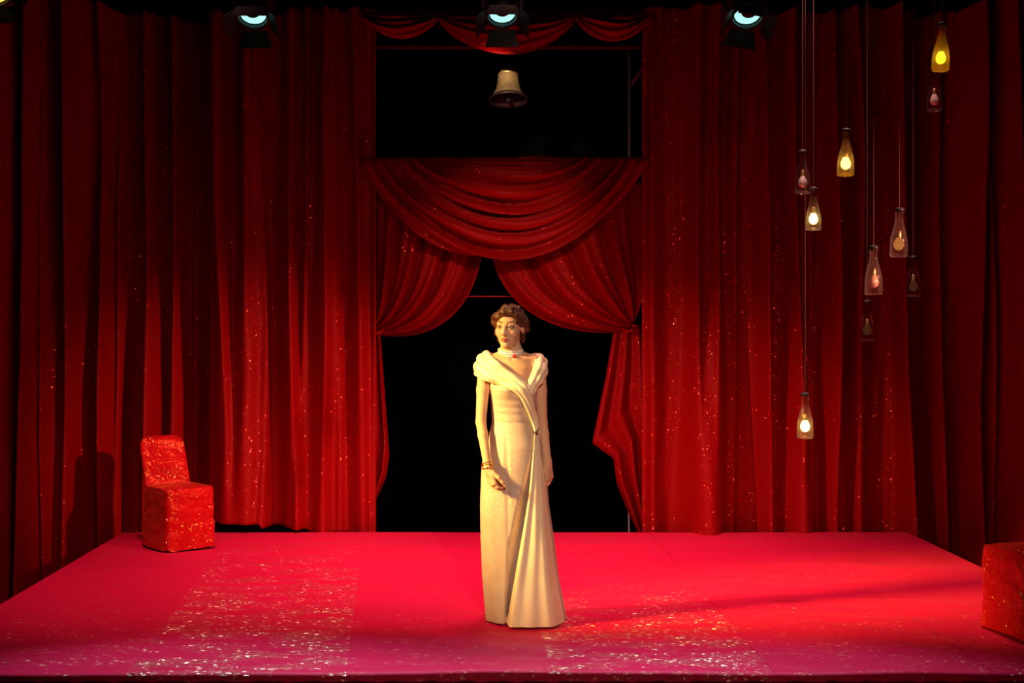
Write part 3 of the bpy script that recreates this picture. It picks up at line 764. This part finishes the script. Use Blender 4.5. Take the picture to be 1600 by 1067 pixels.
# head
HC = np.array((-.030, -.012, 1.603)); YAW, TIP, ROL = math.radians(-20), math.radians(4), math.radians(2)
RH = np.array(Matrix.Rotation(YAW, 3, 'Z') @ Matrix.Rotation(TIP, 3, 'X') @ Matrix.Rotation(ROL, 3, 'Y'))
def HP(x, y, z): return HC+RH @ np.array((x, y, z), float)
def hell(c, r, k=.01, op='add', fld=None): (fld or body).ell(HP(*c), r, k, op, RH)
def hcone(a, b, ra, rb, k=.008, op='add', fld=None): (fld or body).cone(HP(*a), HP(*b), ra, rb, k, op)
body.cone((-.022, .018, 1.44), HP(0, .022, -.055), .052, .047, .03)
hell((0, .016, .030), (.070, .088, .078), .02)
hell((0, -.028, -.018), (.058, .062, .078), .03)
hell((0, -.045, -.078), (.037, .040, .034), .03)
hell((0, -.074, -.098), (.018, .014, .014), .02)
for sx in (-1, 1):
    hell((sx*.036, -.058, -.030), (.024, .024, .024), .02)
    hcone((sx*.014, -.087, .021), (sx*.045, -.072, .019), .0075, .0065, .012)
    hell((sx*.030, -.096, .002), (.017, .013, .0105), .010, 'sub')
    hell((sx*.030, -.0745, .001), (.0135, .0125, .0125), .004)
    hcone((sx*.018, -.0845, .0075), (sx*.030, -.0880, .0105), .0030, .0032, .004)
    hcone((sx*.030, -.0880, .0105), (sx*.044, -.0795, .0055), .0032, .0028, .004)
    hcone((sx*.019, -.0835, -.0065), (sx*.030, -.0855, -.0090), .0028, .0028, .005)
    hcone((sx*.030, -.0855, -.0090), (sx*.042, -.0790, -.0050), .0028, .0025, .005)
    hell((sx*.0105, -.101, -.0375), (.0085, .010, .0075), .006)
    hell((sx*.0065, -.112, -.0455), (.0032, .0035, .0035), .003, 'sub')
    hell((sx*.071, .012, -.010), (.0085, .017, .030), .008)
    hell((sx*.080, .008, -.008), (.006, .009, .016), .006, 'sub')
    hcone((sx*.018, -.0900, -.0640), (sx*.004, -.0975, -.0605), .0042, .0056, .004)
    hcone((sx*.016, -.0895, -.0690), (sx*.001, -.0955, -.0725), .0042, .0056, .004)
hcone((0, -.084, .016), (0, -.106, -.026), .0085, .0090, .012)
hell((0, -.1095, -.032), (.0105, .0115, .0095), .008)
hcone((-.016, -.1000, -.0665), (.016, -.1000, -.0665), .0014, .0014, .003, 'sub')
hcone((-.006, -.1035, -.052), (.006, -.1035, -.052), .004, .004, .004, 'sub')
V, Fq = body.surface()
V = relax(V, Fq, 2, .45)
# skin colours: lips, brows, lashes, rouge, and painted brow shade round the eyes
loc = (V-HC) @ RH
col = np.tile(np.array((.62, .36, .22)), (len(V), 1))
def paint(mask, c, a=1.0):
    global col
    m = np.clip(mask, 0, 1)[:, None]*a; col = col*(1-m)+np.array(c)*m
lx, ly, lz = loc.T
frontal = (ly < -.055)
paint(np.where(frontal, np.exp(-(((np.abs(lx)-.036)/.018)**2+((lz+.03)/.020)**2)), 0), (.66, .26, .16), .35)
paint(np.where(frontal & (lz > -.082) & (lz < -.055), smoothstep(1.25, .9, np.sqrt((lx/.021)**2+((lz+.0675)/.0125)**2)), 0), (.30, .06, .045), .85)
bz = .0235+.006*np.sin(np.clip((np.abs(lx)-.012)/.040, 0, 1)*PI*.8)
paint(np.where(frontal & (np.abs(lx) > .011) & (np.abs(lx) < .050), np.exp(-((lz-bz)/.0040)**2), 0), (.06, .02, .01), .95)
ex = np.abs(lx)-.030
eye = np.sqrt((ex/.0130)**2+((lz-.001)/.0058)**2)
paint(np.where(frontal, smoothstep(2.0, .95, eye), 0), (.09, .035, .022), .9)
paint(np.where(frontal, smoothstep(.95, .75, eye), 0), (.42, .34, .28), .9)
paint(np.where(frontal, smoothstep(1.0, .8, np.sqrt(((ex+.000)/.0055)**2+((lz-.001)/.0062)**2)), 0), (.03, .02, .012), 1)
m, nt, out = nodes('skin')
b = pbsdf(nt, (.6, .4, .3), .60, 0, .22); at = nt.nodes.new('ShaderNodeAttribute'); at.attribute_name = 'tone'
nt.links.new(at.outputs['Color'], b.inputs['Base Color']); nt.links.new(b.outputs[0], out.inputs[0])
bo = fmesh('body', V, Fq, m, woman)
ca = bo.data.color_attributes.new('tone', 'FLOAT_COLOR', 'POINT')
ca.data.foreach_set('color', np.concatenate([col, np.ones((len(col), 1))], 1).astype(np.float32).ravel())

# --- hair: waved, pinned up, the ear towards the bottle lamps left free
hair = Field(np.arange(-.15, .10, .0022), np.arange(-.14, .14, .0022), np.arange(1.48, 1.77, .0022))
hell((0, .020, .032), (.080, .096, .088), .01, fld=hair)
hell((0, .075, -.030), (.060, .040, .055), .03, fld=hair)          # rolled up at the nape
for sx in (-1, 1):
    hcone((sx*.060, -.035, .055), (sx*.078, .000, .030), .024, .026, .02, fld=hair)
    hcone((sx*.078, .000, .030), (sx*.074, .045, -.010), .026, .026, .02, fld=hair)
hcone((-.072, -.022, .020), (-.070, -.012, -.045), .014, .009, .01, fld=hair)   # side lock down the cheek
hcone((-.070, -.010, -.045), (-.066, .02, -.085), .011, .008, .01, fld=hair)
hcone((.068, .035, -.01), (.062, .045, -.085), .016, .010, .01, fld=hair)
# face and ears stay free
hell((0, -.092, -.030), (.062, .075, .088), .012, 'sub', fld=hair)
hell((.012, -.10, .035), (.044, .055, .036), .012, 'sub', fld=hair)
hell((.086, .002, -.018), (.020, .022, .028), .008, 'sub', fld=hair)
hell((0, -.07, -.10), (.075, .07, .045), .01, 'sub', fld=hair)
# finger waves swept from the parting
for q in range(7):
    a0 = -.95+q*.30
    pts = [(-.012+.072*math.sin(a0)*t_**.8, -.072+.075*(1-math.cos(a0*.8))*t_+.02*t_, .088-.030*t_-.022*abs(a0)*t_+.007*math.sin(t_*7+q)) for t_ in np.linspace(.0, 1.0, 7)]
    for i in range(6): hcone(pts[i], pts[i+1], .011-.0006*i, .0105-.0006*i, .012, fld=hair)
for (x, y, z, r) in [(.068, -.030, .046, .019), (.080, -.004, .040, .020), (.050, -.058, .068, .016), (-.058, -.045, .062, .016), (-.074, -.020, .040, .016), (.020, -.045, .105, .018), (-.02, -.03, .108, .018), (.05, -.01, .098, .02), (.076, .02, .03, .021), (.03, -.072, .082, .013)]:
    hell((x, y, z), (r*.9, r*.9, r*.8), .018, fld=hair)
V, Fq = hair.surface()
L = (V-HC) @ RH
ang = np.arctan2(L[:, 0], -(L[:, 1]-.02)); el = L[:, 2]
N = V-HP(0, .02, .02); N /= np.linalg.norm(N, axis=1)[:, None]
wv = .0030*np.sin(el*130+3.0*np.sin(ang*2.0)+ang*3)+.0010*np.sin(ang*46+el*120)
V = V+N*wv[:, None]
m, nt, out = nodes('auburn_hair'); v = coords(nt, (1, 1, 1))
nz = noise(nt, v, 60, 4); cr = ramp(nt, nz.outputs['Fac'], [(.3, (.035, .009, .004)), (.7, (.11, .030, .011))])
b = pbsdf(nt, (.1, .04, .02), .38, 0, .6); nt.links.new(cr.outputs[0], b.inputs['Base Color'])
wt = nt.nodes.new('ShaderNodeTexWave'); wt.inputs['Scale'].default_value = 55; wt.inputs['Distortion'].default_value = 9; wt.inputs['Detail'].default_value = 2; nt.links.new(v, wt.inputs['Vector'])
bp = nt.nodes.new('ShaderNodeBump'); bp.inputs['Strength'].default_value = .5; bp.inputs['Distance'].default_value = .003
nt.links.new(wt.outputs['Fac'], bp.inputs['Height']); nt.links.new(bp.outputs[0], b.inputs['Normal']); nt.links.new(b.outputs[0], out.inputs[0])
fmesh('hair', V, Fq, m, woman)

# --- gown
def cloth_mat(name, ca_, cb_, rough, sheen, weave=420, spec=.5, glit=0.0):
    m, nt, out = nodes(name); L = nt.links; v = coords(nt)
    n1 = noise(nt, v, 9, 4); cr = ramp(nt, n1.outputs['Fac'], [(.3, ca_), (.7, cb_)])
    b = pbsdf(nt, ca_, rough, 0, spec); L.new(cr.outputs[0], b.inputs['Base Color'])
    b.inputs['Sheen Weight'].default_value = sheen; b.inputs['Sheen Roughness'].default_value = .3
    n2 = noise(nt, v, weave, 2); bp = nt.nodes.new('ShaderNodeBump'); bp.inputs['Strength'].default_value = .25; bp.inputs['Distance'].default_value = .002
    L.new(n2.outputs['Fac'], bp.inputs['Height']); L.new(bp.outputs[0], b.inputs['Normal'])
    if glit:
        vo = nt.nodes.new('ShaderNodeTexVoronoi'); vo.inputs['Scale'].default_value = 300; L.new(v, vo.inputs['Vector'])
        d = vmath(nt, 'SCALE', vmath(nt, 'SUBTRACT', vo.outputs['Color'], (.5, .5, .5)), s=.8)
        nn = vmath(nt, 'NORMALIZE', vmath(nt, 'ADD', bp.outputs[0], d))
        g = nt.nodes.new('ShaderNodeBsdfGlossy'); g.inputs['Color'].default_value = (.9, .8, .75, 1); g.inputs['Roughness'].default_value = .3; L.new(nn, g.inputs['Normal'])
        mx = nt.nodes.new('ShaderNodeMixShader'); mx.inputs[0].default_value = glit; L.new(b.outputs[0], mx.inputs[1]); L.new(g.outputs[0], mx.inputs[2]); L.new(mx.outputs[0], out.inputs[0])
    else: L.new(b.outputs[0], out.inputs[0])
    return m
GOWN = cloth_mat('beige_shimmer_gown', (.44, .33, .255), (.52, .39, .305), .55, .15, glit=.05)
SATIN = cloth_mat('cream_satin', (.78, .64, .42), (.84, .70, .48), .42, .2, weave=250)
ZV = np.array([1.03, .946, .736, .60, .421, .176, .0, -.02])[::-1]
UL = np.array([.100, .084, .028, -.012, -.054, -.064, -.066, -.066])[::-1]
UR = np.array([.104, .095, .074, .055, .026, -.018, -.046, -.05])[::-1]
def gown_pt(th, z):
    cu, a, bf, bb = sec(z)
    low = smoothstep(1.0, .1, z)
    fold = low*(.020*np.sin(5*th+.8+.9*(1-z))+.014*np.sin(9*th+2.0)+.010*np.sin(14*th+.5))
    fold = fold+.0*th
    rr = 1+fold*1.0
    u = cu+a*np.sin(th)*rr
    c = np.cos(th)
    y = np.where(c > 0, -bf*c, -bb*c)*rr
    y = y-np.where(c > 0, bust(u, z), 0)
    # pinched pleat falling from the brooch
    ul, ur = np.interp(z, ZV, UL), np.interp(z, ZV, UR)
    wv = np.clip((u-ul)/np.maximum(ur-ul, 1e-3), 0, 1.0)
    depth = .066*smoothstep(1.0, .55, z)*np.where(c > 0, 1, 0)
    y = y+depth*(wv*wv*(3-2*wv))*smoothstep(.95, .55, (u-cu)/a)
    # ruching at the waist, seam over the thigh
    y = y-np.where(c > 0, .0009*np.sin(z*150+6*u)*np.exp(-((z-1.17)/.07)**2), 0)
    y = y+np.where(c > 0, .004*np.exp(-((u+.040+.02*(z-.5))/.012)**2)*smoothstep(1.05, .9, z), 0)
    return u, y
rows = np.concatenate([np.linspace(-.004, .10, 8)[:-1], np.linspace(.10, 1.0, 90), np.linspace(1.0, 1.335, 70)[1:]])
TH = np.linspace(-PI, PI, 361)
G = []
for z in rows:
    u, y = gown_pt(TH, z)
    zz = z+0*TH
    if z > 1.25:
        k = (z-1.25)/.085
        zz = z-k*(.030*np.cos(TH)*(np.cos(TH) > 0)+.03*(np.cos(TH) < 0)*(-np.cos(TH)))
    if z < .10: zz = zz+(1-z/.1)*(.010*np.clip(np.sin(TH), 0, 1))
    zz = np.maximum(zz, .002)
    G.append(np.stack([u, y, zz], -1))
dress = grid('gown', np.array(G), GOWN, woman, .003)
# panel of cream satin that opens out below the brooch
R = []
for z in np.concatenate([np.linspace(-.003, .9, 110), np.linspace(.9, 1.035, 24)[1:]]):
    cu, a, bf, bb = sec(z)
    ur = np.interp(z, ZV, UR); ue = cu+a*math.sin(math.radians(lerp(66, 74, max(0, min(1, 1-z)))))
    if z > .80: ue = lerp(ue, ur+.030, float(smoothstep(.80, 1.035, z)))
    s = np.linspace(0, 1, 70); u = ur+(ue-ur)*s
    y = -bf*np.sqrt(np.clip(1-((u-cu)/a)**2, 0, 1))
    low = float(smoothstep(1.0, .1, z))
    y = y-.016-low*(.012+.020*np.sin(s*PI)+.010*np.sin(s*9.5+.6+2*z)+.006*np.sin(s*17+1))
    y = y+.058*float(smoothstep(1.0, .55, z))*np.exp(-(s/.05)**2)
    u = u-.012*low*np.exp(-((s-.08)/.06)**2)
    zz = z+.006*np.sin(s*8)*(1-low)*0+0*s
    R.append(np.stack([u, y, np.maximum(zz, .002)], -1))
grid('satin_panel', np.array(R), SATIN, dress, .003)
# the draped shoulders crossing to the hip
def ribbon(name, st, folds, bulge, seed, thick=.004):
    n = len(st); A = np.array([s_[0] for s_ in st], float); B = np.array([s_[1] for s_ in st], float); C_ = np.array([s_[2] for s_ in st], float)
    tt = np.linspace(0, n-1, 90); ii = np.arange(n)
    def sm(X):
        Y = np.stack([np.interp(tt, ii, X[:, k]) for k in range(3)], -1)
        for _ in range(10): Y[1:-1] = .25*Y[:-2]+.5*Y[1:-1]+.25*Y[2:]
        return Y
    A, B, C_ = sm(A), sm(B), sm(C_)
    s = np.linspace(0, 1, 40)[None, :, None]
    Pm = (1-s)**2*A[:, None]+2*s*(1-s)*C_[:, None]+s*s*B[:, None]
    d1 = np.gradient(Pm, axis=0); d2 = np.gradient(Pm, axis=1); N = np.cross(d1, d2); N /= np.linalg.norm(N, axis=2)[..., None]+1e-9
    ctr = np.array((-.015, .02, 1.25)); sg = np.sign(((Pm-ctr)*N).sum(-1).mean()); N *= sg
    S = s[..., 0]; T = (tt/(n-1))[:, None]
    h = bulge*np.sin(PI*S)+folds*(np.abs(np.sin(PI*(3.0*S+.35*np.sin(5*T+seed))))**.8)*np.sin(PI*np.clip(S*.96+.02, 0, 1))**.4+.003*np.sin(11*T*3+7*S+seed)
    return grid(name, Pm+N*h[..., None], SATIN, dress, thick)
def fy(px, py, off): 
    u, z = U(px), ZZ(py); return (u, float(front_y(u, z))-off, z)
def st3(a, b, off=.012):   # straight station on the chest
    A_ = fy(*a, off); B_ = fy(*b, off); M_ = fy((a[0]+b[0])/2, (a[1]+b[1])/2, off+.014); return (A_, B_, M_)
left_st = [((-.04, .095, 1.400), (-.07, .108, 1.300), (-.05, .112, 1.35)),
           ((-.11, .075, 1.440), (-.185, .062, 1.330), (-.165, .085, 1.40)),
           ((-.155, .012, 1.470), (-.221, .012, 1.338), (-.228, .012, 1.440)),
           ((-.128, -.052, 1.438), (-.200, -.050, 1.326), (-.190, -.072, 1.395)),
           ((U(778), -.098, ZZ(567)), (U(757), -.092, ZZ(595)), (U(766), -.118, ZZ(580))),
           st3((790, 577), (776, 602), .014), st3((806, 588), (797, 608), .016), st3((821, 598), (812, 621), .018), st3((830, 620), (822, 641), .018), st3((836, 648), (829, 659), .016), st3((839, 670), (833, 674), .014)]
right_st = [((.0, .095, 1.400), (.04, .108, 1.300), (.02, .112, 1.35)),
            ((.075, .075, 1.435), (.150, .060, 1.332), (.130, .085, 1.40)),
            ((.112, .010, 1.462), (.170, .010, 1.345), (.182, .010, 1.430)),
            ((U(835), -.050, ZZ(568)), (U(851), -.046, ZZ(592)), (U(849), -.070, ZZ(573))),
            ((U(830), -.092, ZZ(582)), (U(845), -.080, ZZ(600)), (U(840), -.105, ZZ(586))),
            st3((823, 597), (836, 611), .010), st3((822, 606), (830, 622), .008), st3((820, 614), (826, 628), .004)]
ribbon('shoulder_drape', right_st, .009, .008, 2.0)
ribbon('shoulder_drape', left_st, .010, .010, .5)
# brooch
bz_ = fy(837, 676, .034); br = MB()
SPARK = plain('diamante', (.95, .93, .9), .08, 1.0)
br.lathe([(.0001, .006), (.010, .005), (.013, .0), (.012, -.003)], 16, Matrix.Rotation(PI/2, 3, 'X'), bz_)
bo_ = br.build('brooch', plain('dark_silver', (.25, .22, .20), .3, .9), dress)
for q in range(9):
    a = 2*PI*q/9; r = .0 if q == 8 else .0095
    MB().sphere((bz_[0]+r*math.cos(a), bz_[1]-.006, bz_[2]+r*math.sin(a)), .0042, 8, 6).build('stone', SPARK, dress) if q in (0, 2, 4, 6, 8) else None
# choker
mb = MB(); seg = 44
ca0 = np.array((-.026, .008, ZZ(553)))
PEARL = plain('pearl', (.85, .78, .70), .22, .0, .8)
mb.add(*(lambda g: (g.reshape(-1, 3), [(i*seg+k, i*seg+(k+1) % seg, (i+1)*seg+(k+1) % seg, (i+1)*seg+k) for i in range(8) for k in range(seg)]))(
    np.array([[(ca0[0]+(.0600+.004*math.sin(PI*i/8))*math.cos(2*PI*k/seg), ca0[1]+(.0600+.004*math.sin(PI*i/8))*math.sin(2*PI*k/seg), ca0[2]-.016+.036*i/8+.012*math.sin(2*PI*k/seg)) for k in range(seg)] for i in range(9)])))
chk = mb.build('choker', PEARL, woman)
mp = MB()
for row in range(3):
    for k in range(30):
        a = 2*PI*(k+.5*(row % 2))/30
        mp.sphere((ca0[0]+.0645*math.cos(a), ca0[1]+.0645*math.sin(a), ca0[2]-.010+.0125*row+.012*math.sin(a)), .0052, 8, 6)
pe = mp.build('pearl_strings', PEARL, chk); tag(pe, kind='stuff')
a = math.radians(-74)
fl = MB()
fc = Vector((ca0[0]+.071*math.cos(a), ca0[1]+.071*math.sin(a), ca0[2]-.018))
for q in range(6): fl.sphere(fc+Vector((.006*math.cos(q*PI/3), -.002, .006*math.sin(q*PI/3))), .0055, 8, 6)
fl.sphere(fc+Vector((0, -.004, 0)), .005, 8, 6); tag(fl.build('red_flower', plain('red_silk', (.55, .01, .01), .5), chk))
# bracelets on the nearer wrist
GOLD = plain('gold', (.95, .65, .22), .22, 1.0)
wd = Vector(WR[-1]-EL[-1]).normalized(); Q = wd.to_track_quat('Z', 'Y').to_matrix()
for k in range(3):
    c = Vector(WR[-1])-wd*(.004+.013*k)+Vector((0, 0, 0))
    pts = [c+Q @ Vector((.028*math.cos(2*PI*i/28), .028*math.sin(2*PI*i/28), .004*math.sin(2*PI*i/28+k*1.7))) for i in range(29)]
    MB().tube(pts, .0042, 8, cap=False).build('bracelet', GOLD, woman)
